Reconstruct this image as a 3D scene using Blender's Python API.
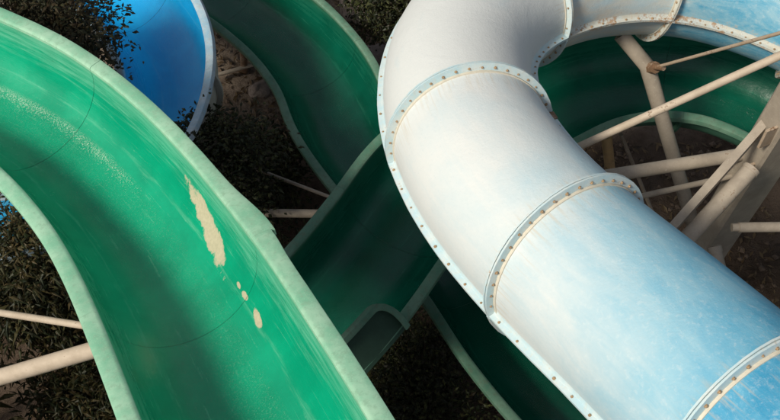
import bpy, math, random
from mathutils import Vector, Matrix, noise
R = math.radians
scene = bpy.context.scene
for o in list(bpy.data.objects):
    bpy.data.objects.remove(o)
C = scene.collection
H = 11.5                                   # camera (viewing platform) height above the ground

# ------------------------------------------------------------------ camera
cam = bpy.data.cameras.new('camera')
cam.sensor_width = 36.0
cam.lens = 36.0 * 1000 / 780
cam.clip_end = 2000
camo = bpy.data.objects.new('camera', cam)
C.objects.link(camo)
camo.location = (0, 0, H)
camo.rotation_euler = (R(90 - 57), 0, 0)
scene.camera = camo

# ------------------------------------------------------------------ light
SUN_AZ = R(-128)                            # compass angle from +Y (forward), clockwise
SUN_EL = R(48)
world = bpy.data.worlds.new('World')
scene.world = world
world.use_nodes = True
wn = world.node_tree
sky = wn.nodes.new('ShaderNodeTexSky')
sky.sky_type = 'NISHITA'
sky.sun_disc = False
sky.sun_elevation = SUN_EL
sky.sun_rotation = SUN_AZ
sky.air_density = 1.0
sky.dust_density = 4.0                      # hazy, whitish sky
bg = wn.nodes['Background']
bg.inputs['Strength'].default_value = 0.075
hs = wn.nodes.new('ShaderNodeHueSaturation')
hs.inputs['Saturation'].default_value = 0.55
wn.links.new(sky.outputs[0], hs.inputs['Color'])
wn.links.new(hs.outputs[0], bg.inputs['Color'])
sl = bpy.data.lights.new('sun', 'SUN')
sl.energy = 3.25
sl.angle = R(11)                      # hazy sun: soft-edged shadows
sl.color = (1.0, 0.91, 0.75)
so = bpy.data.objects.new('sun', sl)
C.objects.link(so)
sd = Vector((math.sin(SUN_AZ) * math.cos(SUN_EL), math.cos(SUN_AZ) * math.cos(SUN_EL), math.sin(SUN_EL)))
so.rotation_euler = sd.to_track_quat('Z', 'Y').to_euler()
so.location = (-20, -10, 30)
scene.view_settings.view_transform = 'Standard'
scene.view_settings.look = 'None'
scene.view_settings.exposure = 0.0
scene.view_settings.gamma = 1.0

# ------------------------------------------------------------------ node helpers
class NT:
    def __init__(s, name):
        s.m = bpy.data.materials.new(name)
        s.m.use_nodes = True
        s.t = s.m.node_tree
        s.b = s.t.nodes['Principled BSDF']
        s.out = s.t.nodes['Material Output']
    def n(s, typ, props=None, **ins):
        nd = s.t.nodes.new('ShaderNode' + typ)
        for k, v in (props or {}).items():
            setattr(nd, k, v)
        for k, v in ins.items():
            key = int(k[1:]) if k[0] == 'i' and k[1:].isdigit() else k.replace('_', ' ')
            s.set(nd.inputs[key], v)
        return nd
    def set(s, sock, v):
        if hasattr(v, 'is_output'):
            s.t.links.new(v, sock)
        elif isinstance(v, tuple) and len(v) == 3 and sock.type == 'RGBA':
            sock.default_value = (*v, 1)
        else:
            sock.default_value = v
    def math(s, op, a, b=0.0, c=0.0, clamp=False):
        nd = s.n('Math', {'operation': op, 'use_clamp': clamp}, i0=a, i1=b, i2=c)
        return nd.outputs[0]
    def mix(s, f, a, b, blend='MIX'):
        nd = s.n('Mix', {'data_type': 'RGBA', 'blend_type': blend})
        s.set(nd.inputs[0], f); s.set(nd.inputs[6], a); s.set(nd.inputs[7], b)
        return nd.outputs[2]
    def noise(s, vec, scale, detail=4, rough=0.55, dist=0.0):
        nd = s.n('TexNoise', None, Scale=scale, Detail=detail, Roughness=rough, Distortion=dist)
        if vec is not None:
            s.set(nd.inputs['Vector'], vec)
        return nd.outputs[0]
    def ramp(s, f, lo, hi, a=0.0, b=1.0):
        nd = s.n('MapRange', {'interpolation_type': 'SMOOTHSTEP'})
        s.set(nd.inputs[0], f); s.set(nd.inputs[1], lo); s.set(nd.inputs[2], hi)
        s.set(nd.inputs[3], a); s.set(nd.inputs[4], b)
        return nd.outputs[0]
    def uv(s):
        u = s.n('UVMap').outputs[0]
        x = s.n('SeparateXYZ', None, Vector=u)
        return u, x.outputs[0], x.outputs[1]
    def scaled(s, vec, sc):
        return s.n('VectorMath', {'operation': 'MULTIPLY'}, i0=vec, i1=sc).outputs[0]
    def obj(s):
        return s.n('TexCoord').outputs['Object']
    def pos(s):
        return s.n('NewGeometry').outputs['Position']
    def bump(s, h, strength, dist=0.01, normal=None):
        nd = s.n('Bump', None, Strength=strength, Distance=dist, Height=h)
        if normal is not None:
            s.set(nd.inputs['Normal'], normal)
        s.t.links.new(nd.outputs[0], s.b.inputs['Normal'])
        return nd.outputs[0]
    def fin(s, color=None, rough=None, spec=None):
        if color is not None: s.set(s.b.inputs['Base Color'], color)
        if rough is not None: s.set(s.b.inputs['Roughness'], rough)
        if spec is not None: s.set(s.b.inputs['Specular IOR Level'], spec)
        return s.m

def gelcoat(name, base, deep, pale, patches=(), fade=0.35, wet=0.5):
    """Coloured fibreglass. UV: x = metres along the slide, y = -1..1 across the trough."""
    t = NT(name)
    uv, u, v = t.uv()
    cloud = t.noise(t.pos(), 2.2, 5, 0.6)
    streak = t.noise(t.scaled(uv, (0.7, 9.0, 1)), 3.0, 6, 0.65, 0.3)
    fine = t.noise(t.pos(), 55, 3, 0.6)
    col = t.mix(t.ramp(cloud, 0.3, 0.7), deep, base)
    av = t.math('ABSOLUTE', v)
    # chalky weathered upper walls: streaks running along the chute
    wall = t.ramp(t.math('ADD', av, t.math('MULTIPLY', t.math('SUBTRACT', streak, 0.5), 0.9)), 0.62, 1.08)
    col = t.mix(t.math('MULTIPLY', wall, fade), col, pale)
    worn = t.ramp(t.math('ADD', streak, t.math('MULTIPLY', fine, 0.25)), 0.72, 0.86)
    col = t.mix(t.math('MULTIPLY', worn, 0.22), col, pale)
    scr = t.noise(t.scaled(uv, (0.5, 60.0, 1)), 4.0, 3, 0.5)
    col = t.mix(t.math('MULTIPLY', t.ramp(scr, 0.66, 0.76), 0.28), col, pale)
    # scale line left at the edge of the running water, and grime tucked under the rims
    tide = t.math('MULTIPLY', t.ramp(t.math('ABSOLUTE', t.math('SUBTRACT', av, t.math('MULTIPLY_ADD', cloud, 0.16, 0.36))), 0.035, 0.0), t.ramp(streak, 0.40, 0.62))
    col = t.mix(t.math('MULTIPLY', tide, 0.22), col, pale)
    grime = t.math('MULTIPLY', t.ramp(t.math('ADD', av, t.math('MULTIPLY', t.math('SUBTRACT', fine, 0.5), 0.12)), 0.90, 1.0), t.ramp(cloud, 0.35, 0.65))
    col = t.mix(t.math('MULTIPLY', grime, 0.35), col, (0.10, 0.13, 0.06))
    rough = t.math('ADD', t.math('MULTIPLY', wall, 0.25), t.math('MULTIPLY', cloud, 0.25))
    rough = t.math('ADD', rough, 0.10 if wet else 0.3)
    if patches:
        nz = t.noise(t.pos(), 9.0, 3, 0.65)
        nz2 = t.noise(t.pos(), 34.0, 2, 0.6)
    for (pu, pv, ru, rv, slope) in patches:
        du = t.math('DIVIDE', t.math('SUBTRACT', u, pu), ru)
        dv = t.math('DIVIDE', t.math('SUBTRACT', t.math('SUBTRACT', v, pv), t.math('MULTIPLY', t.math('SUBTRACT', u, pu), slope)), rv)
        d = t.math('ADD', t.math('MULTIPLY', du, du), t.math('MULTIPLY', dv, dv))
        d = t.math('ADD', d, t.math('MULTIPLY', t.math('SUBTRACT', nz, 0.5), 2.2))
        d = t.math('ADD', d, t.math('MULTIPLY', t.math('SUBTRACT', nz2, 0.5), 1.3))
        k = t.ramp(d, 0.62, 1.2, 1.0, 0.0)
        k = t.math('MULTIPLY', k, t.ramp(t.math('ADD', nz2, t.math('MULTIPLY', k, 0.35)), 0.48, 0.66))
        col = t.mix(k, col, t.mix(nz2, (0.38, 0.36, 0.24), (0.60, 0.56, 0.40)))
        rough = t.math('ADD', rough, t.math('MULTIPLY', k, 0.4))
    ripple = t.noise(t.scaled(uv, (5.0, 14.0, 1)), 3.0, 5, 0.65)
    t.bump(t.math('ADD', t.math('MULTIPLY', cloud, 2.0), t.math('MULTIPLY', ripple, 0.3)), 0.25, 0.02)
    return t.fin(col, t.math('MINIMUM', rough, 0.8), 0.5)

def rimcoat(name, base, chalk, dirt):
    t = NT(name)
    p = t.pos()
    uv, u, v = t.uv()
    a = t.noise(p, 3.5, 6, 0.65)
    b = t.noise(p, 22, 5, 0.7)
    c = t.noise(p, 95, 3, 0.6)
    col = t.mix(t.ramp(a, 0.32, 0.68), base, chalk)
    col = t.mix(t.math('MULTIPLY', t.ramp(b, 0.48, 0.66), 0.65), col, dirt)
    col = t.mix(t.math('MULTIPLY', t.ramp(c, 0.56, 0.70), 0.65), col, chalk)
    chip = t.noise(t.scaled(uv, (9, 60, 1)), 1.0, 2, 0.5)
    col = t.mix(t.ramp(chip, 0.74, 0.78), col, (0.70, 0.74, 0.64))
    t.bump(b, 0.25, 0.004)
    return t.fin(col, t.math('ADD', t.math('MULTIPLY', a, 0.3), 0.42), 0.35)

def tubecoat(name, u0, u1, b0, b1, side=0.25, streaks=0.5, warm=0.0):
    """Faded blue fibreglass tube. UV: x metres along, y = -1 (left equator) .. 1 (right equator)."""
    t = NT(name)
    uv, u, v = t.uv()
    p = t.pos()
    lin = t.math('MULTIPLY_ADD', t.math('SUBTRACT', u, u0), (b1 - b0) / max(u1 - u0, .01), b0)
    st = t.noise(t.scaled(uv, (0.9, 3.2, 1)), 1.6, 7, 0.68, 0.6)
    big = t.noise(p, 1.3, 4, 0.55, 0.4)
    f = t.math('ADD', lin, t.math('MULTIPLY', v, side))
    f = t.math('ADD', f, t.math('MULTIPLY', t.math('SUBTRACT', st, 0.5), streaks))
    f = t.math('ADD', f, t.math('MULTIPLY', t.math('SUBTRACT', big, 0.5), 0.45))
    white = (0.68, 0.72, 0.73) if not warm else (0.66, 0.64, 0.58)
    ramp = t.n('ValToRGB')
    cr = ramp.color_ramp
    cr.elements[0].position = 0.12; cr.elements[0].color = (*white, 1)
    cr.elements[1].position = 1.0; cr.elements[1].color = (0.045, 0.30, 0.52, 1)
    for pos_, c_ in ((0.32, (0.52, 0.65, 0.71)), (0.55, (0.31, 0.55, 0.68)), (0.8, (0.13, 0.42, 0.62))):
        e = cr.elements.new(pos_); e.color = (*c_, 1)
    t.set(ramp.inputs[0], f)
    col = ramp.outputs[0]
    sp = t.noise(p, 26, 6, 0.75)
    col = t.mix(t.math('MULTIPLY', t.ramp(sp, 0.50, 0.72), 0.30), col, (0.72, 0.76, 0.77))
    sp2 = t.noise(p, 60, 4, 0.7)
    col = t.mix(t.math('MULTIPLY', t.ramp(sp2, 0.54, 0.70), 0.24), col, (0.46, 0.58, 0.63))
    scr = t.noise(t.scaled(uv, (1.2, 26.0, 1)), 2.2, 3, 0.5, 0.8)
    col = t.mix(t.math('MULTIPLY', t.ramp(scr, 0.74, 0.80), 0.5), col, (0.78, 0.79, 0.78))
    # grime creeping up from the bolted edges
    edge = t.ramp(t.math('ADD', t.math('ABSOLUTE', v), t.math('MULTIPLY', t.math('SUBTRACT', sp, 0.5), 0.5)), 0.93, 1.03)
    col = t.mix(t.math('MULTIPLY', edge, 0.55 if warm else 0.18), col, (0.52, 0.36, 0.22))
    # cream and rusty runs bleeding from the bolts of the ring joints
    run = t.noise(t.scaled(uv, (1.5, 22.0, 1)), 1.6, 4, 0.6)
    near_end = t.math('MAXIMUM', t.ramp(u, u1 - 0.32, u1 - 0.02), t.ramp(u, u0 + 0.16, u0 + 0.01))
    col = t.mix(t.math('MULTIPLY', t.math('MULTIPLY', near_end, t.ramp(run, 0.48, 0.70)), 0.45), col, (0.56, 0.47, 0.34))
    t.bump(t.math('ADD', t.math('MULTIPLY', t.math('ADD', sp, sp2), 0.35), t.math('MULTIPLY', big, 2.5)), 0.45, 0.014)
    return t.fin(col, t.math('MULTIPLY_ADD', sp, 0.3, 0.5), 0.25)

def flangecoat(name, base, rust):
    t = NT(name)
    p = t.pos()
    a = t.noise(p, 7, 6, 0.7)
    b = t.noise(p, 30, 5, 0.7)
    col = t.mix(t.ramp(a, 0.35, 0.65), base, (0.60, 0.69, 0.71))
    col = t.mix(t.math('MULTIPLY', t.ramp(b, 0.50, 0.66), 0.30), col, (0.62, 0.56, 0.44))
    k = t.ramp(t.math('ADD', a, t.math('MULTIPLY', b, 0.6)), 0.98 - rust * 0.36, 1.10 - rust * 0.32)
    col = t.mix(t.math('MULTIPLY', k, 0.9), col, t.mix(b, (0.26, 0.13, 0.065), (0.52, 0.36, 0.22)))
    t.bump(b, 0.4, 0.004)
    return t.fin(col, 0.6, 0.3)

def steel(name, a_, b_, rust=0.3):
    t = NT(name)
    p = t.pos()
    a = t.noise(p, 5, 6, 0.7)
    b = t.noise(p, 42, 5, 0.75)
    col = t.mix(t.ramp(a, 0.3, 0.7), a_, b_)
    col = t.mix(t.math('MULTIPLY', t.ramp(b, 0.6, 0.72), 0.6), col, (0.62, 0.58, 0.50))
    k = t.ramp(t.math('ADD', a, t.math('MULTIPLY', b, 0.5)), 1.0 - rust * 0.4, 1.08 - rust * 0.4)
    col = t.mix(k, col, (0.19, 0.115, 0.07))
    t.bump(b, 0.5, 0.004)
    return t.fin(col, 0.62, 0.35)

def plain(name, col, rough=0.6, scale=30, var=0.35, bs=0.3, bd=0.004):
    t = NT(name)
    a = t.noise(t.pos(), scale, 5, 0.68)
    t.bump(a, bs, bd)
    return t.fin(t.mix(a, tuple(c * (1 - var) for c in col), tuple(min(1, c * (1 + var)) for c in col)), rough, 0.3)

def leafmat(name, cols):
    t = NT(name)
    g = t.n('NewGeometry').outputs['Random Per Island']
    ramp = t.n('ValToRGB')
    cr = ramp.color_ramp
    n = len(cols)
    cr.elements[0].color = (*cols[0], 1)
    cr.elements[1].color = (*cols[-1], 1)
    for i in range(1, n - 1):
        e = cr.elements.new(i / (n - 1)); e.color = (*cols[i], 1)
    t.set(ramp.inputs[0], g)
    t.fin(ramp.outputs[0], 0.5, 0.35)
    tr = t.n('BsdfTranslucent', None, Color=ramp.outputs[0])
    mx = t.n('MixShader', None, i0=0.22, i1=t.b.outputs[0], i2=tr.outputs[0])
    t.t.links.new(mx.outputs[0], t.out.inputs[0])
    return t.m

def watermat(name, tint, foam=0.0, edge_v=-0.33, u_end=None, foamcol=(0.50, 0.80, 0.62), v_end=0.4):
    """Thin running film: mostly clear, glinting ripples, aerated white flecks."""
    t = NT(name)
    uv, u, v = t.uv()
    r1 = t.noise(t.scaled(uv, (3.0, 9.0, 1)), 3.2, 6, 0.7, 0.4)
    r2 = t.noise(t.pos(), 34, 3, 0.6)
    h = t.math('ADD', r1, t.math('MULTIPLY', r2, 0.35))
    bp = t.n('Bump', None, Strength=0.5, Distance=0.02, Height=h).outputs[0]
    gl = t.n('BsdfGlossy', None, Color=(1, 1, 1), Roughness=0.09, Normal=bp)
    tp = t.n('BsdfTransparent', None, Color=tint)
    inc = t.n('NewGeometry').outputs['Incoming']
    cosv = t.math('ABSOLUTE', t.n('VectorMath', {'operation': 'DOT_PRODUCT'}, i0=inc, i1=bp).outputs['Value'])
    fr = t.math('MULTIPLY_ADD', t.math('POWER', t.math('SUBTRACT', 1.0, cosv, clamp=True), 5.0), 0.98, 0.02)
    m1 = t.n('MixShader', None, i0=fr, i1=tp.outputs[0], i2=gl.outputs[0])
    df = t.n('BsdfDiffuse', None, Color=foamcol)
    fl = t.noise(t.pos(), 75, 4, 0.72)
    fl2 = t.noise(t.pos(), 4.0, 3, 0.6)
    zone = t.math('MULTIPLY', t.ramp(v, edge_v + 0.36, edge_v + 0.02), foam)
    if u_end is not None: zone = t.math('MULTIPLY', zone, t.ramp(u, u_end, u_end - 1.3))
    k = t.math('ADD', t.math('MULTIPLY', zone, 0.30), t.math('MULTIPLY', fl2, 0.20))
    fmask = t.ramp(t.math('ADD', fl, k), 0.76, 1.02)
    fmask = t.math('MULTIPLY', fmask, 0.62)
    fmask2 = t.math('MAXIMUM', fmask, t.math('MULTIPLY', t.ramp(fl, 0.50, 0.72), 0.13 if foam > 0.5 else 0.07))
    m2 = t.n('MixShader', None, i0=fmask2, i1=m1.outputs[0], i2=df.outputs[0])
    edge = t.math('MULTIPLY', t.ramp(v, edge_v + 0.04, edge_v + 0.13), t.ramp(v, v_end - 0.04, v_end - 0.16))
    clear = t.n('BsdfTransparent', None, Color=(1, 1, 1))
    m3 = t.n('MixShader', None, i0=edge, i1=clear.outputs[0], i2=m2.outputs[0])
    t.t.links.new(m3.outputs[0], t.out.inputs[0])
    return t.m

# ------------------------------------------------------------------ object helpers
MESHMAT = {}
def meshobj(name, verts, faces, mat, parent=None, uvs=None, smooth=True, sharp=35, loc=None):
    me = bpy.data.meshes.new(name)
    me.from_pydata([tuple(v) for v in verts], [], faces)
    if uvs is not None:
        ul = me.uv_layers.new(name='UVMap')
        vi = [0] * len(me.loops)
        me.loops.foreach_get('vertex_index', vi)
        flat = []
        for i in vi:
            flat += uvs[i]
        ul.data.foreach_set('uv', flat)
    me.materials.append(mat)
    if smooth:
        me.polygons.foreach_set('use_smooth', [True] * len(me.polygons))
        if sharp:
            me.set_sharp_from_angle(angle=R(sharp))
    me.update()
    o = bpy.data.objects.new(name, me)
    C.objects.link(o)
    if loc: o.location = loc
    if parent is not None: o.parent = parent
    return o

def tag(o, label=None, cat=None, group=None, kind=None):
    if label: o['label'] = label
    if cat: o['category'] = cat
    if group: o['group'] = group
    if kind: o['kind'] = kind
    return o

def thing(name, label, cat, group=None):
    o = bpy.data.objects.new(name, None)
    o.empty_display_size = 0.2
    C.objects.link(o)
    return tag(o, label, cat, group)

def W(l):
    return [Vector((x, y, z + H)) for x, y, z in l]

def spline(ctrl, ds=0.06):
    P = [2 * ctrl[0] - ctrl[1]] + list(ctrl) + [2 * ctrl[-1] - ctrl[-2]]
    pts = []
    for i in range(len(ctrl) - 1):
        p0, p1, p2, p3 = P[i:i + 4]
        for k in range(24):
            t = k / 24
            pts.append(.5 * (2 * p1 + (p2 - p0) * t + (2 * p0 - 5 * p1 + 4 * p2 - p3) * t * t + (3 * p1 - p0 - 3 * p2 + p3) * t ** 3))
    pts.append(ctrl[-1].copy())
    cum = [0]
    for a, b in zip(pts, pts[1:]): cum.append(cum[-1] + (b - a).length)
    return pts, cum

class Path:
    def __init__(s, ctrl, smooth=3, bank=0.0):
        s.bank = bank
        s.p, s.c = spline(ctrl)
        for _ in range(smooth):                 # relax small waviness
            q = s.p[:]
            for i in range(2, len(q) - 2):
                q[i] = (s.p[i - 2] + s.p[i - 1] * 2 + s.p[i] * 3 + s.p[i + 1] * 2 + s.p[i + 2]) / 9
            s.p = q
        s.c = [0]
        for a, b in zip(s.p, s.p[1:]): s.c.append(s.c[-1] + (b - a).length)
        s.L = s.c[-1]
    def at(s, d):
        d = min(max(d, 0), s.L - 1e-6)
        import bisect
        i = min(bisect.bisect_right(s.c, d) - 1, len(s.p) - 2)
        f = (d - s.c[i]) / (s.c[i + 1] - s.c[i])
        return s.p[i].lerp(s.p[i + 1], f)
    def frame(s, d, e=0.12):
        t = (s.at(d + e) - s.at(d - e)).normalized()
        n = Vector((t.y, -t.x, 0)).normalized()
        u = n.cross(t)
        if s.bank:
            b_ = R(s.bank(d) if callable(s.bank) else s.bank)
            n, u = n * math.cos(b_) - u * math.sin(b_), u * math.cos(b_) + n * math.sin(b_)
        return s.at(d), t, n, u
    def nearest(s, q):
        i = min(range(len(s.p)), key=lambda k: (s.p[k] - q).length)
        return s.c[i]

def sweep(path, s0, s1, prof, ds=0.06, closed=True, caps=True, uvf=None, pf=None, keepz=True):
    """Sweep profile [(right, up, uv_y)] along the path between s0 and s1."""
    n = max(2, int((s1 - s0) / ds) + 1)
    V, F, UV = [], [], []
    m = len(prof)
    for i in range(n):
        d = s0 + (s1 - s0) * i / (n - 1)
        p, t, nn, uu = path.frame(d)
        pr = pf(d, prof) if pf else prof
        for (a, b, v) in pr:
            V.append(p + nn * a + uu * b)
            UV.append((d, v))
    for i in range(n - 1):
        for j in range(m if closed else m - 1):
            k = (j + 1) % m
            F.append((i * m + j, i * m + k, (i + 1) * m + k, (i + 1) * m + j))
    if closed and caps:
        F.append(tuple(range(m - 1, -1, -1)))
        F.append(tuple((n - 1) * m + j for j in range(m)))
    return V, F, UV

def tube(p0, p1, r0, r1=None, seg=12, bevel=0.0):
    r1 = r0 if r1 is None else r1
    p0, p1 = Vector(p0), Vector(p1)
    d = (p1 - p0).normalized()
    x = d.orthogonal().normalized()
    y = d.cross(x)
    V, F = [], []
    for (p, r) in ((p0, r0), (p1, r1)):
        for k in range(seg):
            a = 2 * math.pi * k / seg
            V.append(p + (x * math.cos(a) + y * math.sin(a)) * r)
    for k in range(seg):
        l = (k + 1) % seg
        F.append((k, l, seg + l, seg + k))
    F.append(tuple(range(seg - 1, -1, -1)))
    F.append(tuple(seg + k for k in range(seg)))
    return V, F

def poly_tube(pts, rs, seg=10):
    """Continuous tapered tube through points."""
    V, F = [], []
    x = None
    for i, p in enumerate(pts):
        d = (pts[min(i + 1, len(pts) - 1)] - pts[max(i - 1, 0)]).normalized()
        x = d.orthogonal().normalized() if x is None else (x - d * x.dot(d)).normalized()
        y = d.cross(x)
        for k in range(seg):
            a = 2 * math.pi * k / seg
            V.append(p + (x * math.cos(a) + y * math.sin(a)) * rs[i])
    for i in range(len(pts) - 1):
        for k in range(seg):
            l = (k + 1) % seg
            F.append((i * seg + k, i * seg + l, (i + 1) * seg + l, (i + 1) * seg + k))
    F.append(tuple(range(seg - 1, -1, -1)))
    F.append(tuple((len(pts) - 1) * seg + k for k in range(seg)))
    return V, F

def merge(parts):
    V, F = [], []
    for v, f in parts:
        o = len(V)
        V += list(v)
        F += [tuple(i + o for i in q) for q in f]
    return V, F

# ------------------------------------------------------------------ materials
PU = 6.13
m_near = gelcoat('green_gelcoat', (0.002, 0.365, 0.20), (0.0015, 0.285, 0.155), (0.24, 0.65, 0.46),
                 patches=[(PU + 0.0, -0.585, 0.44, 0.105, 0.32), (PU + 0.67, -0.48, 0.045, 0.022, 0), (PU + 0.81, -0.475, 0.055, 0.028, 0), (PU + 1.11, -0.46, 0.10, 0.038, 0.2)], fade=0.55)
m_rim = rimcoat('green_rim_chalk', (0.20, 0.49, 0.33), (0.37, 0.62, 0.46), (0.25, 0.44, 0.31))
m_spiral = gelcoat('green_gelcoat_shaded', (0.001, 0.10, 0.06), (0.001, 0.075, 0.045), (0.03, 0.24, 0.15), fade=0.3)  # whole green darkened to stand in for the shade inside the tube loop
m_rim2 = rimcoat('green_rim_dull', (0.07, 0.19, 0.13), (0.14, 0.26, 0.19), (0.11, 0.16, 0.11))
m_blue = gelcoat('blue_gelcoat', (0.008, 0.40, 0.78), (0.006, 0.33, 0.70), (0.14, 0.50, 0.74), fade=0.3)
m_rimb = rimcoat('blue_rim_chalk', (0.26, 0.44, 0.58), (0.50, 0.60, 0.66), (0.36, 0.40, 0.42))
m_under = plain('raw_fibreglass_underside', (0.42, 0.42, 0.38), 0.7, 6, 0.3)
m_under_g = plain('green_underside', (0.055, 0.16, 0.11), 0.6, 6, 0.35)
m_flange = flangecoat('tube_flange', (0.47, 0.65, 0.72), 0.1)
m_flange_r = flangecoat('tube_flange_rusty', (0.58, 0.57, 0.50), 0.5)
m_seal = plain('sealant_cream', (0.62, 0.58, 0.49), 0.7, 40, 0.2)
m_bolt = plain('rusty_bolt', (0.36, 0.25, 0.15), 0.7, 9, 0.6)
m_steel = steel('cream_painted_steel', (0.42, 0.35, 0.27), (0.54, 0.46, 0.37), 0.3)
m_steel_d = steel('weathered_grey_steel', (0.29, 0.25, 0.205), (0.39, 0.34, 0.28), 0.3)
m_steel_r = steel('rusty_strut_steel', (0.28, 0.20, 0.14), (0.40, 0.32, 0.25), 0.8)
m_steel_b = steel('brown_stained_steel', (0.36, 0.27, 0.19), (0.45, 0.37, 0.29), 0.45)
m_post_y = steel('tan_post_paint', (0.62, 0.44, 0.22), (0.52, 0.38, 0.22), 0.4)
m_bark = plain('bark', (0.075, 0.055, 0.04), 0.9, 30, 0.5)
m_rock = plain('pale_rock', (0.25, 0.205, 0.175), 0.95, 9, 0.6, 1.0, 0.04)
m_leaf_o = leafmat('olive_leaves', [(0.014, 0.018, 0.008), (0.03, 0.034, 0.013), (0.07, 0.055, 0.024), (0.045, 0.032, 0.017)])
m_leaf_d = leafmat('dark_leaves', [(0.010, 0.016, 0.007), (0.02, 0.03, 0.011), (0.06, 0.07, 0.022), (0.028, 0.022, 0.011), (0.014, 0.022, 0.008)])
m_leaf_b = leafmat('lance_leaves', [(0.014, 0.022, 0.008), (0.024, 0.032, 0.011), (0.062, 0.058, 0.02), (0.085, 0.062, 0.025), (0.018, 0.028, 0.010)])
m_clod = plain('soil_clods', (0.13, 0.095, 0.07), 0.95, 9, 0.5)
m_twig = plain('dry_twigs', (0.07, 0.045, 0.03), 0.9, 20, 0.4)

tg = NT('soil')
gp = tg.pos()
g1 = tg.noise(gp, 0.6, 6, 0.6)
g2 = tg.noise(gp, 7, 8, 0.7)
g3 = tg.noise(gp, 38, 5, 0.7)
gc = tg.mix(tg.ramp(g2, 0.3, 0.7), (0.05, 0.034, 0.023), (0.12, 0.085, 0.06))
gc = tg.mix(tg.ramp(g1, 0.35, 0.7), gc, (0.14, 0.105, 0.08), 'MIX')
gc = tg.mix(tg.math('MULTIPLY', tg.ramp(g3, 0.58, 0.72), 0.6), gc, (0.17, 0.14, 0.11))
tg.bump(tg.math('ADD', g2, tg.math('MULTIPLY', g3, 0.5)), 1.0, 0.08)
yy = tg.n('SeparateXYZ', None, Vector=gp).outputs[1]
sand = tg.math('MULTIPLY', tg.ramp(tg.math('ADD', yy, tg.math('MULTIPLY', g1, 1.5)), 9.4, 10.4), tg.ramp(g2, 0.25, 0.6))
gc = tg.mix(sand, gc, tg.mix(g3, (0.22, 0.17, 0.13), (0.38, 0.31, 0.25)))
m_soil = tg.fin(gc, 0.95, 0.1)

# ------------------------------------------------------------------ ground
def gz(x, y):
    z = 0.16 * noise.noise((x * 0.5, y * 0.5, 0)) + 0.06 * noise.noise((x * 1.9, y * 1.9, 3)) + 0.025 * noise.noise((x * 5, y * 5, 7))
    z += 0.5 * max(0, min(1, (y - 9.0) / 4.0)) ** 1.5       # rising bank behind the chutes
    return z
def axis_vals(n, c, span):
    return [c + (abs(k / n) ** 2.6 * span + abs(k / n) * 9.0) * (1 if k > 0 else -1) for k in range(-n, n + 1)]
gx, gy = axis_vals(90, 0, 300), axis_vals(90, 7, 300)
V = [(x, y, gz(x, y)) for y in gy for x in gx]
nx = len(gx)
F = [(j * nx + i, j * nx + i + 1, (j + 1) * nx + i + 1, (j + 1) * nx + i) for j in range(len(gy) - 1) for i in range(nx - 1)]
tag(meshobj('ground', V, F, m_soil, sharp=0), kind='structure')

# ------------------------------------------------------------------ open flumes
def uprofile(w, depth, n=22, grow=0.0, rng=1.0):
    out = []
    for k in range(n + 1):
        v = -rng + 2 * rng * k / n
        a = v * math.pi / 2
        up = -depth * (abs(math.cos(a)) ** 0.85)
        out.append(((w + grow) * math.sin(a), up - grow * abs(math.cos(a)), v))
    return out

def flume(root, path, joints, w, depth, rimw, mats, rimf=None, th=0.012):
    shell_m, rim_m, under_m = mats
    inner = uprofile(w, depth)
    outer = [(a, b - 0.001, v) for a, b, v in reversed(uprofile(w, depth, grow=th))]
    gap = 0.0018
    for s0, s1 in zip(joints, joints[1:]):
        a, b = s0 + gap, s1 - gap
        Vv, Ff, Uu = sweep(path, a, b, inner, closed=False)
        sh = meshobj('flume_section', Vv, Ff, shell_m, root, Uu, sharp=0)
        Vv, Ff, Uu = sweep(path, a, b, outer, closed=False)
        meshobj('underside', Vv, Ff, under_m, sh, Uu, sharp=0)
        for sg in (-1, 1):
            def pf(d, pr, sg=sg, s0=s0, s1=s1):
                rw = rimw * (rimf(d, sg, s0, s1) if rimf else 1.0)
                wob = 0.004 * noise.noise((d * 1.7, sg * 5, s0)) + 0.003 * noise.noise((d * 5, sg * 9, s0))
                q = [(w - 0.006, -0.030), (w - 0.004, 0.002), (w + 0.008, 0.012), (w + 0.025, 0.015), (w + rw * 0.6, 0.013),
                     (w + rw - 0.012, 0.008), (w + rw - 0.003, 0.003), (w + rw, -0.006), (w + rw, -0.055), (w + rw - 0.01, -0.055),
                     (w + rw - 0.012, -0.012), (w + 0.02, -0.010), (w + 0.012, -0.034)]
                pts = [(sg * x, y + wob, x - w) for x, y in q]
                return pts if sg > 0 else list(reversed(pts))
            Vv, Ff, Uu = sweep(path, a, b, [(0, 0, 0)] * 13, pf=pf)
            meshobj('rim', Vv, Ff, rim_m, sh, Uu, sharp=40)
        # bolted collar under the joint
        pr = uprofile(w, depth, 18, grow=th + 0.004, rng=0.97) + list(reversed(uprofile(w, depth, 18, grow=th + 0.07, rng=0.97)))
        Vv, Ff, Uu = sweep(path, max(s1 - 0.02, 0), min(s1 + 0.02, path.L), pr, ds=0.02)
        meshobj('joint_collar', Vv, Ff, under_m, sh, Uu, sharp=40)

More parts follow.
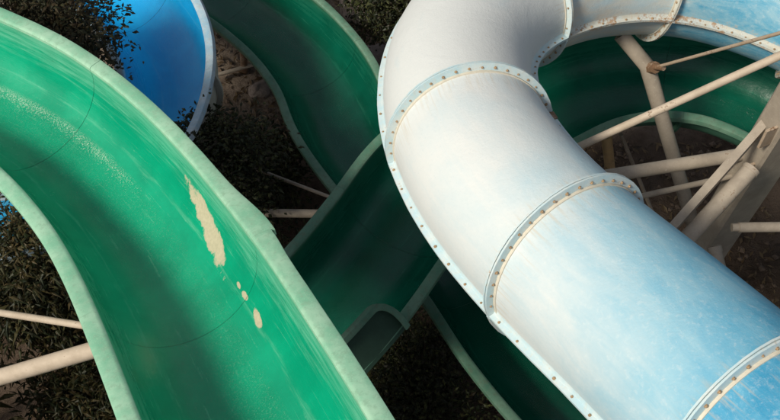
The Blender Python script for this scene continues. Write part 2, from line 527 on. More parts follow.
def water_sheet(path, s0, s1, w, depth, v0, v1, mat, lift=0.007, label=None):
    n = 16
    def pf(d, pr):
        a0 = v0 + 0.05 * noise.noise((d * 1.1, 1.5, v0)) + 0.02 * noise.noise((d * 5, 2.5, 0))
        a1 = v1 + 0.05 * noise.noise((d * 1.1, 8.5, v0)) + 0.02 * noise.noise((d * 5, 5.5, 0))
        out = []
        for k in range(n + 1):
            v = a0 + (a1 - a0) * k / n
            a = v * math.pi / 2
            e = min(k, n - k) / n
            l = lift * (0.35 + min(1, e * 6)) + 0.004 * noise.noise((d * 6, v * 14, 3))
            out.append(((w - l) * math.sin(a), -(depth - l) * abs(math.cos(a)) ** 0.85, v))
        return out
    Vv, Ff, Uu = sweep(path, s0, s1, [(0, 0, 0)] * (n + 1), closed=False, pf=pf, ds=0.04)
    o = meshobj('water', Vv, Ff, mat, None, Uu, sharp=0)
    return tag(o, label, 'water', kind='structure')

# --- near green chute
near = Path(W([(-6.9, 5.6, -6.75), (-6.1, 6.2, -6.68), (-5.3, 6.36, -6.62), (-4.5, 6.12, -6.57), (-3.76, 5.77, -6.535), (-3.107, 5.365, -6.501), (-2.564, 4.898, -6.496), (-2.106, 4.366, -6.407),
               (-1.714, 3.78, -6.176), (-1.349, 3.155, -5.845), (-0.987, 2.487, -5.565), (-0.617, 1.78, -5.287), (-0.25, 1.05, -5.08), (0.05, 0.4, -4.95)]), smooth=25)
nj = near.nearest(Vector((-1.40, 3.33, H - 6.0)))
nk = near.nearest(Vector((-2.85, 5.30, H - 6.45)))
root = thing('water_slide', 'bright green open chute sweeping across the left foreground with pale rims', 'water slide')
def near_rim(d, sg, s0, s1):
    r = 1.0
    if sg < 0 and abs(s1 - nj) < 0.01:
        r += 0.42 * math.exp(-((d - s1 + 0.12) / 0.42) ** 2)      # rim flares where the upper section overlaps the joint
    elif sg < 0 and abs(s0 - nj) < 0.01:
        r += 0.20 * math.exp(-((d - s0) / 0.28) ** 2)
    return r
flume(root, near, [0, nk - 1.9, nk, nj, nj + 2.1, near.L], 0.57, 0.58, 0.125, (m_near, m_rim, m_under_g), near_rim)
water_sheet(near, 0.1, nj + 3.0, 0.57, 0.58, -0.36, 0.42, watermat('running_water', (0.98, 1.0, 0.99), 1.0, -0.36, nk + 1.5, (0.50, 0.82, 0.64), 0.42))

# --- far green spiral chute: straight run, loop under the tube, exit run to the back
spiral_pts = W([(-0.9, 0.2, -7.4), (-1.3, 0.8, -7.48), (-1.52, 1.5, -7.6), (-1.6, 2.2, -7.72), (-1.5, 2.87, -7.84), (-1.22, 3.42, -7.971), (-0.84, 3.932, -8.1), (-0.412, 4.527, -8.212),
                (-0.013, 5.183, -8.284), (0.374, 5.842, -8.32), (0.9, 6.368, -8.349), (1.54, 6.805, -8.377), (2.217, 7.189, -8.403),
                (2.97, 7.348, -8.437), (3.777, 7.201, -8.476), (4.55, 6.65, -8.52), (5.0, 5.75, -8.6), (4.95, 4.7, -8.68), (4.45, 3.75, -8.76),
                (3.65, 3.1, -8.84), (2.9, 2.95, -8.9), (2.219, 3.294, -8.96), (1.73, 3.87, -9.071), (1.294, 4.554, -9.2), (0.892, 5.337, -9.328),
                (0.4, 6.116, -9.459), (-0.119, 6.885, -9.586), (-0.562, 7.659, -9.696), (-0.856, 8.447, -9.765), (-1.29, 9.15, -9.806),
                (-1.85, 9.78, -9.85), (-2.45, 10.35, -9.9), (-2.95, 11.1, -9.95), (-3.2, 12.2, -10.0)])
spiral = Path(spiral_pts)
sroot = thing('water_slide', 'dark green spiral chute passing straight then looping under the white tube', 'water slide')
js = [0]
while js[-1] < spiral.L - 2.6: js.append(js[-1] + 1.95)
js.append(spiral.L)
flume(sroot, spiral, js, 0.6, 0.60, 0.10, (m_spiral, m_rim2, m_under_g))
water_sheet(spiral, 0.2, spiral.L - 0.2, 0.6, 0.60, -0.34, 0.34, watermat('running_water_dark', (0.97, 1.0, 0.98), 0.2, -0.34, None, (0.25, 0.5, 0.38), 0.34))

# raised splash guard with a rounded end on the right-hand rim of the straight run
g1_ = spiral.nearest(Vector((-0.46, 4.47, H - 8.2)))
def guard():
    rx, ry, hgt = 0.21, 0.34, 0.37
    n = 14
    line = [(-2.2, hgt), (-1.4, hgt), (-0.9, hgt), (-0.5, hgt), (-rx, hgt)]     # (along, up the leaning panel)
    for k in range(1, n + 1):
        a = math.pi / 2 - math.pi / 2 * k / n
        line.append((-rx + rx * math.cos(a), hgt - ry + ry * math.sin(a)))
    line.append((0.0, -0.03))
    def pt(s, up, out):                         # the guard leans in over the chute
        p, t, nn, uu = spiral.frame(g1_ + s)
        return p + nn * (0.68 + (-up + out) * 0.707) + uu * (up + out) * 0.707
    V1, F1 = [], []
    for (s, up) in line:
        for out in (0.0, 0.012):
            V1 += [pt(s, up, out), pt(s, -0.05, out)]
    for i in range(len(line) - 1):
        a, b = i * 4, (i + 1) * 4
        F1 += [(a, b, b + 1, a + 1), (a + 2, a + 3, b + 3, b + 2)]
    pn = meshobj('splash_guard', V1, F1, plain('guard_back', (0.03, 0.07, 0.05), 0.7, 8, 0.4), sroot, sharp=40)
    V2, F2 = [], []                             # turned-out lip round the edge
    for i, (s, up) in enumerate(line):
        q0, q1 = line[max(i - 1, 0)], line[min(i + 1, len(line) - 1)]
        ds, du = q1[0] - q0[0], q1[1] - q0[1]
        l = math.hypot(ds, du); nx_, ny_ = -du / l, ds / l
        for (k, out) in ((0.008, -0.012), (0.012, 0.0), (0.012, 0.07), (0.006, 0.078), (-0.035, 0.082), (-0.048, 0.078), (-0.05, 0.066), (-0.004, 0.062), (-0.004, -0.012)):
            V2.append(pt(s + nx_ * k, up + ny_ * k, out))
    m = 9
    for i in range(len(line) - 1):
        for j in range(m):
            k = (j + 1) % m
            F2.append((i * m + j, i * m + k, (i + 1) * m + k, (i + 1) * m + j))
    F2 += [tuple(range(m - 1, -1, -1)), tuple((len(line) - 1) * m + j for j in range(m))]
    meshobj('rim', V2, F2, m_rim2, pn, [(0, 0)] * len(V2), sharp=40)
guard()

# --- blue chute
blue = Path(W([(-4.9, 10.4, -9.1), (-4.3, 10.0, -9.05), (-3.7, 9.5, -8.98), (-3.2, 8.95, -8.92), (-2.82, 8.35, -8.88), (-2.62, 7.75, -8.845), (-2.58, 7.1, -8.755), (-2.70, 6.4, -8.651),
               (-3.05, 5.75, -8.548), (-3.7, 5.35, -8.448), (-4.6, 5.2, -8.352), (-5.6, 5.45, -8.25)]), smooth=20, bank=26)
broot = thing('water_slide', 'bright blue open chute curving behind the near green chute', 'water slide')
bj = blue.nearest(Vector((-2.6, 7.6, H - 8.8)))
flume(broot, blue, [0, bj - 3.2, bj - 1.6, bj + 0.25, bj + 1.9, blue.L], 0.57, 0.60, 0.10, (m_blue, m_rimb, m_under))
water_sheet(blue, 0.2, blue.L - 0.2, 0.57, 0.60, -0.3, 0.34, watermat('running_water_blue', (0.97, 0.99, 1.0), 0.1, -0.3, None, (0.35, 0.6, 0.75), 0.34))

# ------------------------------------------------------------------ enclosed tube
tpath = Path(W([(3.65, -0.55, -4.45), (2.98, 0.2, -4.72), (2.6, 0.85, -4.90), (2.28, 1.5, -5.09), (1.9, 2.15, -5.32), (1.54, 2.75, -5.53), (1.13, 3.36, -5.71), (0.75, 4.07, -5.90), (0.54, 4.93, -6.15),
                (0.62, 5.81, -6.38), (1.13, 6.58, -6.58), (2.05, 7.1, -6.76), (3.16, 7.2, -6.95), (4.36, 6.72, -7.15), (5.1, 5.8, -7.3), (5.25, 4.7, -7.45)]), smooth=40)
TR = 0.597
base_s = tpath.nearest(Vector((2.28, 1.5, H - 5.09)))
def tube_roll(d):                               # the sections are clocked a little as they go round
    f = max(0.0, min(1.0, (d - base_s - 3.4) / 2.6))
    return -10.0 + 11.0 * f * f * (3 - 2 * f)
tpath.bank = tube_roll
rings = [base_s - 1.05, base_s + 0.604, base_s + 2.216, base_s + 3.65, base_s + 5.85, base_s + 7.46, base_s + 9.1, tpath.L - 0.05]
troot = thing('tube_slide', 'enclosed white and faded blue tube slide curling round the right side', 'tube slide')
# fade per section: (blue at start, blue at end, sideways, streak strength, warm)
fades = [(1.0, 0.9, 0.1, 0.8, 0), (0.74, 0.31, 0.27, 0.5, 0), (0.30, 0.12, 0.12, 0.3, 0), (0.06, 0.06, 0.06, 0.35, 0),
         (0.18, 0.25, 0.0, 0.9, 1), (0.55, 0.75, 0.0, 1.5, 1), (0.6, 0.6, 0, 1.2, 1)]
# bolt prototype
bv, bf = [], []
for (z, r) in ((0, 0.0105), (0.003, 0.0105), (0.0031, 0.0072), (0.008, 0.0070), (0.010, 0.005)):
    for k in range(6):
        a = k * math.pi / 3
        bv.append((r * math.cos(a), r * math.sin(a), z))
for i in range(4):
    for k in range(6):
        bf.append((i * 6 + k, i * 6 + (k + 1) % 6, i * 6 + 6 + (k + 1) % 6, i * 6 + 6 + k))
bf.append(tuple(24 + k for k in range(6)))
bolt_me = bpy.data.meshes.new('bolt')
bolt_me.from_pydata(bv, [], bf)
bolt_me.materials.append(m_bolt)
brng = random.Random(5)
def bolt(p, nrm, parent):
    if brng.random() < 0.05: return            # a few have dropped out
    o = bpy.data.objects.new('bolt', bolt_me)
    o.matrix_world = Matrix.Translation(p) @ nrm.to_track_quat('Z', 'Y').to_matrix().to_4x4() @ Matrix.Rotation(brng.random() * 6, 4, 'Z') @ Matrix.Scale(brng.uniform(.8, 1.25), 4)
    C.objects.link(o)
    o.parent = parent

FH, SH = 0.056, 0.054          # ring flange and seam flange heights
for si in range(len(rings) - 1):
    a, b = rings[si] + 0.003, rings[si + 1] - 0.003
    f0, f1, sd_, stk, warm = fades[si]
    mt = tubecoat('faded_tube_shell', a, b, f0, f1, sd_, stk, warm)
    fm = m_flange_r if warm else m_flange
    halves = []
    for up in (1, -1):
        n = 26
        outp, inp = [], []
        for k in range(n + 1):
            v = -1 + 2 * k / n
            an = v * math.pi / 2
            lift = 0.0015
            outp.append((TR * math.sin(an), up * (TR * math.cos(an) + lift), v))
            inp.append(((TR - 0.014) * math.sin(an), up * ((TR - 0.014) * math.cos(an) + lift), v))
        prof = outp + inp[::-1]
        if up < 0: prof = prof[::-1]
        Vv, Ff, Uu = sweep(tpath, a, b, prof)
        sh = meshobj('upper_shell' if up > 0 else 'lower_shell', Vv, Ff, mt, troot, Uu, sharp=40)
        halves.append(sh)
        # seam flanges, each side
        for sg in (-1, 1):
            x0, x1 = TR - 0.012, TR + SH
            y0, y1 = (0.0015, 0.0135) if up > 0 else (-0.0135, -0.0015)
            q = [(x0, y0), (x1 - .002, y0), (x1, (y0 + y1) / 2), (x1 - .002, y1), (TR + .016, y1)]
            if up > 0: q += [(TR + 0.004, y1 + 0.012), (TR - 0.008, y1 + 0.04)]
            else: q = [(x0, y1), (x1 - .002, y1), (x1, (y0 + y1) / 2), (x1 - .002, y0), (TR + .016, y0), (TR + 0.004, y0 - 0.012), (TR - 0.008, y0 - 0.04)]
            q = [(sg * x, y, 0) for x, y in q]
            if (up > 0) == (sg > 0): q = q[::-1]
            def pf(d, pr, sg=sg, si=si, up=up):
                wb = 0.002 * noise.noise((d * 2.3, sg * 3, si)) + 0.0012 * noise.noise((d * 7, sg * 3, si + 9))
                return [(x + (sg * wb * 1.5 if abs(x) > TR + .03 else 0), y + (wb if abs(x) > TR + .03 else 0), v) for x, y, v in pr]
            Vv, Ff, Uu = sweep(tpath, a, b, q[::-1], pf=pf)
            meshobj('seam_flange', Vv, Ff, fm, sh, Uu, sharp=40)
        # ring flanges at both ends
        for (e0, e1) in ((a, a + 0.013), (b - 0.013, b)):
            q = []
            m = 22
            for k in range(m + 1):
                an = (-1 + 2 * k / m) * math.pi / 2
                hh = FH + 0.004 * noise.noise((k * .35, si, e0))
                q.append(((TR + hh) * math.sin(an), up * ((TR + hh) * math.cos(an) + 0.016), 0))
            for k in range(m, -1, -1):
                an = (-1 + 2 * k / m) * math.pi / 2
                q.append(((TR - 0.01) * math.sin(an), up * ((TR - 0.01) * math.cos(an) + 0.016), 0))
            if up < 0: q = q[::-1]
            Vv, Ff, Uu = sweep(tpath, e0, e1, q, ds=0.02)
            meshobj('ring_flange', Vv, Ff, fm, sh, Uu, sharp=40)
        # sealant bead along the foot of the ring flange
        q = []
        m = 22
        for k in range(m + 1):
            an = (-1 + 2 * k / m) * math.pi / 2 * 0.985
            q.append(((TR + 0.007) * math.sin(an), up * ((TR + 0.007) * math.cos(an) + 0.004), 0))
        for k in range(m, -1, -1):
            an = (-1 + 2 * k / m) * math.pi / 2 * 0.985
            q.append(((TR - 0.004) * math.sin(an), up * ((TR - 0.004) * math.cos(an) + 0.004), 0))
        if up < 0: q = q[::-1]
        Vv, Ff, Uu = sweep(tpath, b - 0.034, b - 0.0135, q, ds=0.03)
        meshobj('sealant_bead', Vv, Ff, m_seal, sh, Uu, sharp=40)
        # bolts on the face of the far ring flange (the face turned to the platform)
        if si <= 5:
            m = 19
            for k in range(m):
                an = (-1 + 2 * (k + 0.5) / m) * math.pi / 2 * 0.96
                if up < 0 and not (k < 6 or (k > 13 and si >= 3)): continue
                p, t, nn, uu = tpath.frame(b)
                rr = TR + 0.021 + brng.uniform(-.003, .003)
                bolt(p - t * 0.0135 + nn * rr * math.sin(an) + uu * up * (rr * math.cos(an) + 0.012), -t, sh)
    if si == 2:
        Vv, Ff, Uu = sweep(tpath, b - 0.15, b - 0.036, [(TR - .004, .03, 0), (TR + .002, .036, 0), (TR + .058, .022, 0), (TR + .06, .0145, 0), (TR, .0145, 0)][::-1], ds=.03)
        meshobj('rusty_corner_plate', Vv, Ff, m_steel_r, halves[0], Uu, sharp=40)
    # bolts along the upper seam flanges
    if 0 <= si <= 5:
        nb = int((b - a) / 0.17)
        for sg in (-1, 1):
            if si >= 4 and sg < 0: continue
            if si == 0 : continue
            for k in range(nb):
                d = a + (b - a) * (k + 0.5) / nb + brng.uniform(-.01, .01)
                p, t, nn, uu = tpath.frame(d)
                bolt(p + nn * sg * (TR + 0.031) + uu * 0.0140, uu, halves[0])

# ------------------------------------------------------------------ support steelwork
def at(x, y, z): return Vector((x, y, z + H))
def strut(name, p0, p1, r, mat, parent=None, seg=14, collar=0):
    v, f = tube(p0, p1, r, seg=seg)
    parts = [(v, f)]
    return meshobj(name, v, f, mat, parent, sharp=40)
def ang(p0, p1, wd, mat, name, parent):            # angle-iron bar
    d = (p1 - p0).normalized(); x = d.cross(Vector((0, 0, 1))).normalized(); y = x.cross(d)
    prof = [(0, 0), (wd, 0), (wd, -.008), (.008, -.008), (.008, -wd), (0, -wd)]
    V1 = [p + x * a + y * b for p in (p0, p1) for a, b in prof]
    F1 = [(j, (j + 1) % 6, 6 + (j + 1) % 6, 6 + j) for j in range(6)] + [tuple(range(5, -1, -1)), tuple(range(6, 12))]
    return meshobj(name, V1, F1, mat, parent, smooth=False)

sup = thing('steel_support', 'grey steel column with pipe arms standing inside the tube loop', 'steel support')
ctop, cbot = at(3.21, 4.88, -4.9), Vector((3.17, 5.40, -0.2))
def box_beam(p0, p1, wx, wy, yaw, ch=0.025):
    ax, ay = Vector((math.cos(yaw), math.sin(yaw), 0)), Vector((-math.sin(yaw), math.cos(yaw), 0))
    o_ = [(wx - ch, wy), (wx, wy - ch), (wx, -wy + ch), (wx - ch, -wy), (-wx + ch, -wy), (-wx, -wy + ch), (-wx, wy - ch), (-wx + ch, wy)]
    V1 = [p + ax * a + ay * b for p in (p0, p1) for a, b in o_]
    return V1, [(j, (j + 1) % 8, 8 + (j + 1) % 8, 8 + j) for j in range(8)] + [tuple(range(7, -1, -1)), tuple(range(8, 16))]
cv, cf = box_beam(ctop, cbot, 0.20, 0.13, R(24))
col = meshobj('column', cv, cf, m_steel_d, sup, smooth=False)
for gz_, gy_ in ((-6.9, -0.13), (-7.2, -0.13), (-6.35, -0.13)):
    f_c = (gz_ + 4.9) / -6.8
    pc = ctop.lerp(cbot, f_c)
    pc.z = gz_ + H
    gv, gf = box_beam(pc + Vector((-0.16, -0.16, 0.11)), pc + Vector((-0.16, -0.16, -0.11)), 0.10, 0.012, R(24), 0.004)
    meshobj('gusset_plate', gv, gf, m_steel_b, sup, smooth=False)
bp = Vector((3.18, 5.36, 0.1))
v_, f_ = tube(bp - Vector((0, 0, .2)), bp + Vector((0, 0, .06)), 0.42, 0.40, 24)
meshobj('base_plate', v_, f_, m_steel_d, sup, sharp=40)
def arm(name, p0, p1, r, mat=m_steel_d, seg=16): return strut(name, p0, p1, r, mat, sup, seg)
# saddle arm up to the far side of the tube
s1a, s1b, s1c = at(2.24, 6.72, -7.22), at(2.52, 6.52, -7.45), at(3.45, 5.86, -9.6)
v_, f_ = poly_tube([s1a, s1b, s1b.lerp(s1c, .5), s1c], [.075, .078, .075, .075], 16)
a1 = meshobj('arm', v_, f_, m_steel_d, sup, sharp=50)
v_, f_ = merge([tube(s1b + Vector((.0, -.02, .02)), s1b + Vector((.10, -.16, .16)), .032, seg=10), tube(s1b + Vector((.02, -.03, .01)), s1b + Vector((.05, -.09, .08)), .06, seg=8)])
meshobj('bracket', v_, f_, m_steel_r, a1, sharp=40)
arm('arm', at(1.45, 4.75, -6.9), at(3.08, 5.06, -6.9), 0.058)
arm('brace', at(1.60, 4.67, -7.2), at(3.0, 5.03, -7.2), 0.026)
arm('brace', at(1.30, 4.81, -6.66), at(3.18, 5.0, -5.35), 0.032, m_steel)
arm('brace', at(2.58, 6.42, -7.35), at(3.30, 5.05, -5.2), 0.016, m_steel_b)
ang(at(3.10, 5.00, -6.3), at(2.05, 4.02, -7.0), 0.07, m_steel_d, 'brace', sup)
o_ = arm('arm', at(2.91, 4.67, -6.6), at(2.15, 3.98, -7.04), 0.068)
v_, f_ = tube(at(2.925, 4.684, -6.591), at(2.90, 4.66, -6.606), 0.074, seg=16)
meshobj('pipe_collar', v_, f_, m_steel_d, o_)
o_ = arm('arm', at(3.02, 4.77, -8.0), at(3.22, 4.1, -8.42), 0.06)
v_, f_ = tube(at(3.015, 4.787, -7.99), at(3.03, 4.737, -8.02), 0.068, seg=16)
meshobj('pipe_collar', v_, f_, m_steel_d, o_)
o_ = arm('arm', at(2.96, 4.50, -7.2), at(4.6, 4.52, -7.2), 0.044)
v_, f_ = tube(at(2.9, 4.5, -7.2), at(3.0, 4.5, -7.2), 0.036, seg=16)
meshobj('pipe_collar', v_, f_, m_steel_d, o_)

p = thing('support_post', 'flaking tan post propping the dark green chute inside the loop', 'post')
pv = strut('post', at(2.44, 6.86, -9.0), Vector((3.1, 7.35, -0.1)), 0.062, m_post_y, p)
strut('brace', at(2.62, 6.90, -9.05), Vector((3.7, 7.11, -0.1)), 0.024, m_steel_d, p)

lf = thing('steel_support', 'cream steel pipe struts reaching left from under the near green chute', 'steel support')
strut('arm', at(-5.2, 4.1, -7.35), at(-2.10, 3.32, -6.75), 0.028, m_steel, lf)
strut('arm', at(-5.2, 2.86, -8.0), at(-2.0, 3.2, -6.72), 0.066, m_steel, lf)
strut('post', at(-5.2, 4.1, -7.0), Vector((-5.2, 4.1, -.2)), 0.09, m_steel, lf)
strut('post', at(-5.2, 2.86, -7.6), Vector((-5.2, 2.86, -.2)), 0.09, m_steel, lf)

cf_ = thing('steel_support', 'slim steel pipes in shade beyond the straight green chute', 'steel support')
strut('arm', at(-1.6, 6.87, -9.68), at(-0.2, 6.0, -9.3), 0.021, m_steel_d, cf_)
strut('arm', at(-1.9, 6.2, -9.6), at(0.2, 6.17, -9.6), 0.05, m_steel_d, cf_)
strut('post', at(0.2, 6.17, -9.2), Vector((0.2, 6.17, -.2)), 0.08, m_steel_d, cf_)

# bits on the sandy ground at the back
q = thing('fence_post', 'short dark rusty post on the sandy ground behind the blue chute', 'post')
strut('post', at(-2.10, 9.75, -10.7), at(-2.2, 9.95, -11.6), 0.055, m_steel_r, q)
strut('cap', at(-2.095, 9.74, -10.66), at(-2.10, 9.75, -10.72), 0.066, m_steel_r, q)
v_, f_ = poly_tube([at(-2.55, 9.70, -11.28), at(-2.0, 9.88, -11.25), at(-1.5, 9.98, -11.2)], [.03, .028, .03], 10)
tag(meshobj('ground_pipe', v_, f_, m_steel_d), 'thin grey pipe lying across the sandy ground between blue and green chutes', 'pipe')

# ------------------------------------------------------------------ rocks
def rock(name, loc, sz, seed, label, group):
    rr = random.Random(seed)
    import bmesh
    bm = bmesh.new()
    bmesh.ops.create_icosphere(bm, subdivisions=4, radius=1)
    off = rr.random() * 50
    sq = (1, rr.uniform(.65, .95), rr.uniform(.5, .75))
    for v in bm.verts:
        c = v.co
        k = 1 + .45 * noise.noise(c * 1.1 + Vector((off, 0, 0))) - .30 * abs(noise.noise(c * 2.2 + Vector((0, off, 0)))) - .16 * abs(noise.noise(c * 5 + Vector((0, 0, off)))) + .05 * noise.noise(c * 12)
        v.co = Vector((c.x * sq[0], c.y * sq[1], c.z * sq[2])) * k * sz
    me = bpy.data.meshes.new(name)
    bm.to_mesh(me); bm.free()
    me.materials.append(m_rock)
    me.polygons.foreach_set('use_smooth', [True] * len(me.polygons))
    o = bpy.data.objects.new(name, me)
    C.objects.link(o)
    o.location = (loc[0], loc[1], gz(loc[0], loc[1]) + sz * .18)
    o.rotation_euler = (0, 0, rr.random() * 6)
    return tag(o, label, 'rock', group)
rk = random.Random(3)
for i, (x, y, s, lb) in enumerate([(-0.25, 9.95, .40, 'large grey brown rock on the bank beside the far green rim and the white tube'),
                                   (0.25, 9.55, .34, 'grey rock half hidden behind the white tube edge on the bank'),
                                   (-0.45, 10.95, .36, 'tan rock on the bank above the large grey brown rock'),
                                   (-0.2, 11.7, .30, 'brown rock on the bank in front of the dark evergreen bush'),
                                   (-0.95, 11.7, .36, 'pale brown rock on the bank at the top edge beside the green rim')]):
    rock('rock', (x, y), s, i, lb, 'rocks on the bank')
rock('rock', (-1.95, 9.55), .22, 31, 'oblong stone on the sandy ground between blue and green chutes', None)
rock('rock', (-1.5, 9.75), .17, 33, 'small pale stone beside the green rim near the thin ground pipe', None)

# loose stones and clods
def gravel(n, seed, boxes):
    rr = random.Random(seed)
    V1, F1 = [], []
    base = [(1, 0, 0), (-1, 0, 0), (0, 1, 0), (0, -1, 0), (0, 0, 1), (0, 0, -1)]
    fc = [(0, 2, 4), (2, 1, 4), (1, 3, 4), (3, 0, 4), (2, 0, 5), (1, 2, 5), (3, 1, 5), (0, 3, 5)]
    for _ in range(n):
        x0, x1, y0, y1 = boxes[rr.randrange(len(boxes))]
        x, y = rr.uniform(x0, x1), rr.uniform(y0, y1)
        s = .012 + .05 * rr.random() ** 4
        o = len(V1)
        a = rr.random() * 6
        for bx, by, bz in base:
            k = s * rr.uniform(.6, 1.3)
            V1.append((x + (bx * math.cos(a) - by * math.sin(a)) * k, y + (bx * math.sin(a) + by * math.cos(a)) * k, gz(x, y) + bz * k * .7 + s * .2))
        F1 += [tuple(i + o for i in q) for q in fc]
    return V1, F1
V1, F1 = gravel(3500, 8, [(1.2, 5.2, 3.4, 8.6), (1.2, 5.2, 3.4, 8.6), (-3.2, 1.0, 8.8, 13)])
tag(meshobj('gravel', V1, F1, m_clod, smooth=False), 'loose stones and clods scattered over the brown soil', 'gravel', kind='stuff')

# dry leaf litter
def litter(n, seed, boxes):
    rr = random.Random(seed)
    V1, F1 = [], []
    for _ in range(n):
        x0, x1, y0, y1 = boxes[rr.randrange(len(boxes))]
        x, y = rr.uniform(x0, x1), rr.uniform(y0, y1)
        a, l = rr.random() * 6.28, rr.uniform(.03, .08)
        d = Vector((math.cos(a), math.sin(a), rr.uniform(-.3, .3))) * l
        w_ = Vector((-math.sin(a), math.cos(a), rr.uniform(-.5, .5))) * l * .28
        p = Vector((x, y, gz(x, y) + .025))
        o = len(V1)
        V1 += [p - d, p + w_ + Vector((0, 0, .012)), p + d, p - w_]
        F1.append((o, o + 1, o + 2, o + 3))
    return V1, F1
m_litter = leafmat('dry_litter', [(0.05, 0.032, 0.018), (0.12, 0.075, 0.035), (0.17, 0.12, 0.06), (0.035, 0.025, 0.016)])
V1, F1 = litter(6000, 4, [(1.2, 5.2, 3.4, 8.6), (-3.2, 1.0, 8.6, 13), (-4.4, -1.8, 2.4, 5.6)])
tag(meshobj('leaf_litter', V1, F1, m_litter, smooth=False), 'dry brown leaves scattered on the soil below the chutes', 'leaf litter', kind='stuff')

# ------------------------------------------------------------------ plants
def leaf_geo(V1, F1, p, d, up, L, wd, droop, rr):
    d = d.normalized()
    s = d.cross(up)
    if s.length < 1e-3: s = d.orthogonal()
    s.normalize()
    nrm = s.cross(d)
    o = len(V1)
    m = p + d * L * .45 + nrm * L * .05
    tip = p + d * L - Vector((0, 0, L * droop))
    V1 += [p, m + s * wd - nrm * wd * .4, tip, m - s * wd - nrm * wd * .4, m + nrm * wd * .15]
    F1 += [(o, o + 1, o + 4), (o + 1, o + 2, o + 4), (o + 2, o + 3, o + 4), (o + 3, o, o + 4)]

def plant(name, label, cat, base, height, rad, crown_c, n_clump, per, L, wd, mat, seed, group=None, flat=0.75, droop=0.25, spread=0.24, trunk=0.05, stems=1):
    rr = random.Random(seed)
    root = thing(name, label, cat, group)
    bx, by = base
    z0 = gz(bx, by)
    root.location = (bx, by, z0)
    branches = []
    cc = Vector(crown_c) - Vector((bx, by, z0))
    clumps = []
    for i in range(n_clump):
        while True:
            q = Vector((rr.uniform(-1, 1), rr.uniform(-1, 1), rr.uniform(-1, 1)))
            if .25 < q.length < 1: break
        k = .55 + .6 * (noise.noise(q * 1.6 + Vector((seed, 0, 0))) + .5)
        clumps.append(cc + Vector((q.x * rad, q.y * rad, q.z * rad * flat)) * min(1.15, k))
    trunks = []
    for s in range(stems):
        foot = Vector((rr.uniform(-1, 1), rr.uniform(-1, 1), 0)) * (.0 if stems == 1 else rad * .35)
        top = cc + Vector((rr.uniform(-.2, .2), rr.uniform(-.2, .2), rr.uniform(-.1, .2))) * rad + foot * .8
        pts = [foot - Vector((0, 0, .15))]
        for k in range(1, 6):
            f = k / 5
            pts.append(foot.lerp(top, f) + Vector((rr.uniform(-1, 1), rr.uniform(-1, 1), 0)) * .06 * rad)
        trunks.append((pts, [trunk * (1 - .75 * k / 5) for k in range(6)]))
    meshobj('trunk', *merge([poly_tube(a, b, 8) for a, b in trunks]), m_bark, root, sharp=0)
    V1, F1 = [], []
    br = []
    for c_ in clumps:
        pts, rs = trunks[rr.randrange(len(trunks))]
        j = rr.randrange(2, 6)
        a = pts[j]
        mid = a.lerp(c_, .5) + Vector((rr.uniform(-1, 1), rr.uniform(-1, 1), rr.uniform(-.2, .8))) * .10 * rad
        br.append(poly_tube([a, mid, c_], [rs[j] * .6 + .003, .008, .003], 5))
        for _ in range(per):
            g = Vector((rr.gauss(0, 1), rr.gauss(0, 1), rr.gauss(0, .8))) * spread * rad
            p_ = c_ + g
            dirn = (g.normalized() * .8 + Vector((rr.uniform(-1, 1), rr.uniform(-1, 1), rr.uniform(-.5, .9))))
            leaf_geo(V1, F1, p_, dirn, Vector((rr.uniform(-.5, .5), rr.uniform(-.5, .5), 1)), L * rr.uniform(.35, 1.4), wd * rr.uniform(.5, 1.25), droop, rr)
    meshobj('branches', *merge(br), m_bark, root, sharp=0)
    meshobj('crown', V1, F1, mat, root, smooth=False)
    return root

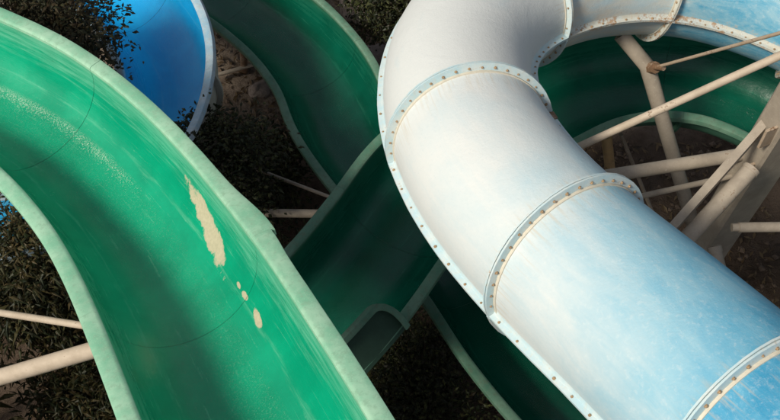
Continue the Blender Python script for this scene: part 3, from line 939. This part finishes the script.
plant('tree', 'olive brown leafy tree rising between the near green rim and the blue chute', 'tree', (-3.9, 7.6), 3.4, .95, (-3.88, 7.58, 3.25), 110, 105, .075, .020, m_leaf_o, 11, flat=.9, spread=.15)
plant('bush', 'dark leafy bush between the near green rim and the blue chute end', 'bush', (-1.9, 6.4), 2, .66, (-1.88, 6.45, 2.55), 70, 100, .075, .020, m_leaf_d, 12, flat=.9, spread=.18)
plant('bush', 'shaded bush in the dark gap left of the far green chute', 'bush', (-1.6, 7.5), 1.5, .75, (-1.66, 7.45, .85), 65, 80, .085, .022, m_leaf_d, 13, flat=.8, spread=.18)
plant('bush', 'dark evergreen bush on the bank at the top behind the white tube', 'bush', (.2, 10.3), 2, .8, (.14, 10.15, 1.4), 80, 100, .075, .021, m_leaf_d, 14, flat=.85, spread=.17)
plant('bush', 'lance leaved bush in the gap left of the near chute, above the thin strut', 'bush', (-3.5, 4.95), 3.0, .75, (-3.5, 4.88, 2.95), 75, 95, .15, .016, m_leaf_b, 15, flat=.85, droop=.35, stems=5, trunk=.02, spread=.2)
plant('bush', 'lance leaved bush between the thin and the thick cream struts', 'bush', (-2.9, 3.9), 2.8, .7, (-2.9, 3.95, 2.2), 55, 90, .15, .016, m_leaf_b, 25, flat=.8, droop=.35, stems=5, trunk=.02, spread=.2)
plant('bush', 'lance leaved bush below the thick cream strut at the lower left', 'bush', (-2.7, 3.0), 2.6, .95, (-2.75, 2.95, 1.9), 85, 90, .15, .016, m_leaf_b, 16, flat=.7, droop=.35, stems=5, trunk=.02, spread=.2)
plant('bush', 'low dark scrub in the deep shade under the white tube', 'bush', (.25, 4.1), 1.2, 1.0, (.25, 3.95, .75), 100, 70, .085, .02, m_leaf_d, 17, flat=.6, stems=4, trunk=.02, spread=.2)
plant('bush', 'low dark scrub in the gap between the straight green chute and the lower loop', 'bush', (.35, 5.0), 1.2, .7, (.3, 4.95, .55), 80, 70, .085, .02, m_leaf_d, 19, flat=.55, stems=4, trunk=.02, spread=.2)
plant('bush', 'low scrub in the shade below the straight green chute', 'bush', (-.75, 6.0), 1.2, .6, (-.95, 6.05, .7), 35, 60, .085, .02, m_leaf_d, 18, flat=.6, stems=4, trunk=.02, spread=.2)
# unseen trees added around the platform to shade the lower chutes
for i, (x, y, zc, rd) in enumerate([(-4.6, 2.9, 3.3, 1.2), (-4.4, .9, 3.6, 1.3), (-2.6, .5, 3.2, 1.2), (-.9, -.3, 3.1, 1.2), (-2.8, -1.4, 4.2, 1.4), (.7, -.9, 3.2, 1.2), (-.8, -2.3, 4.4, 1.4)]):
    plant('tree', 'unseen leafy tree added beside the platform to shade the lower chutes', 'tree', (x, y), zc + 1, rd, (x, y, zc), 70, 60, .2, .04, m_leaf_b, 40 + i, group='added shade trees', spread=.22, droop=.3)

scene.render.engine = 'CYCLES'
scene.cycles.max_bounces = 6
scene.cycles.diffuse_bounces = 3
scene.cycles.glossy_bounces = 3
scene.cycles.transparent_max_bounces = 8
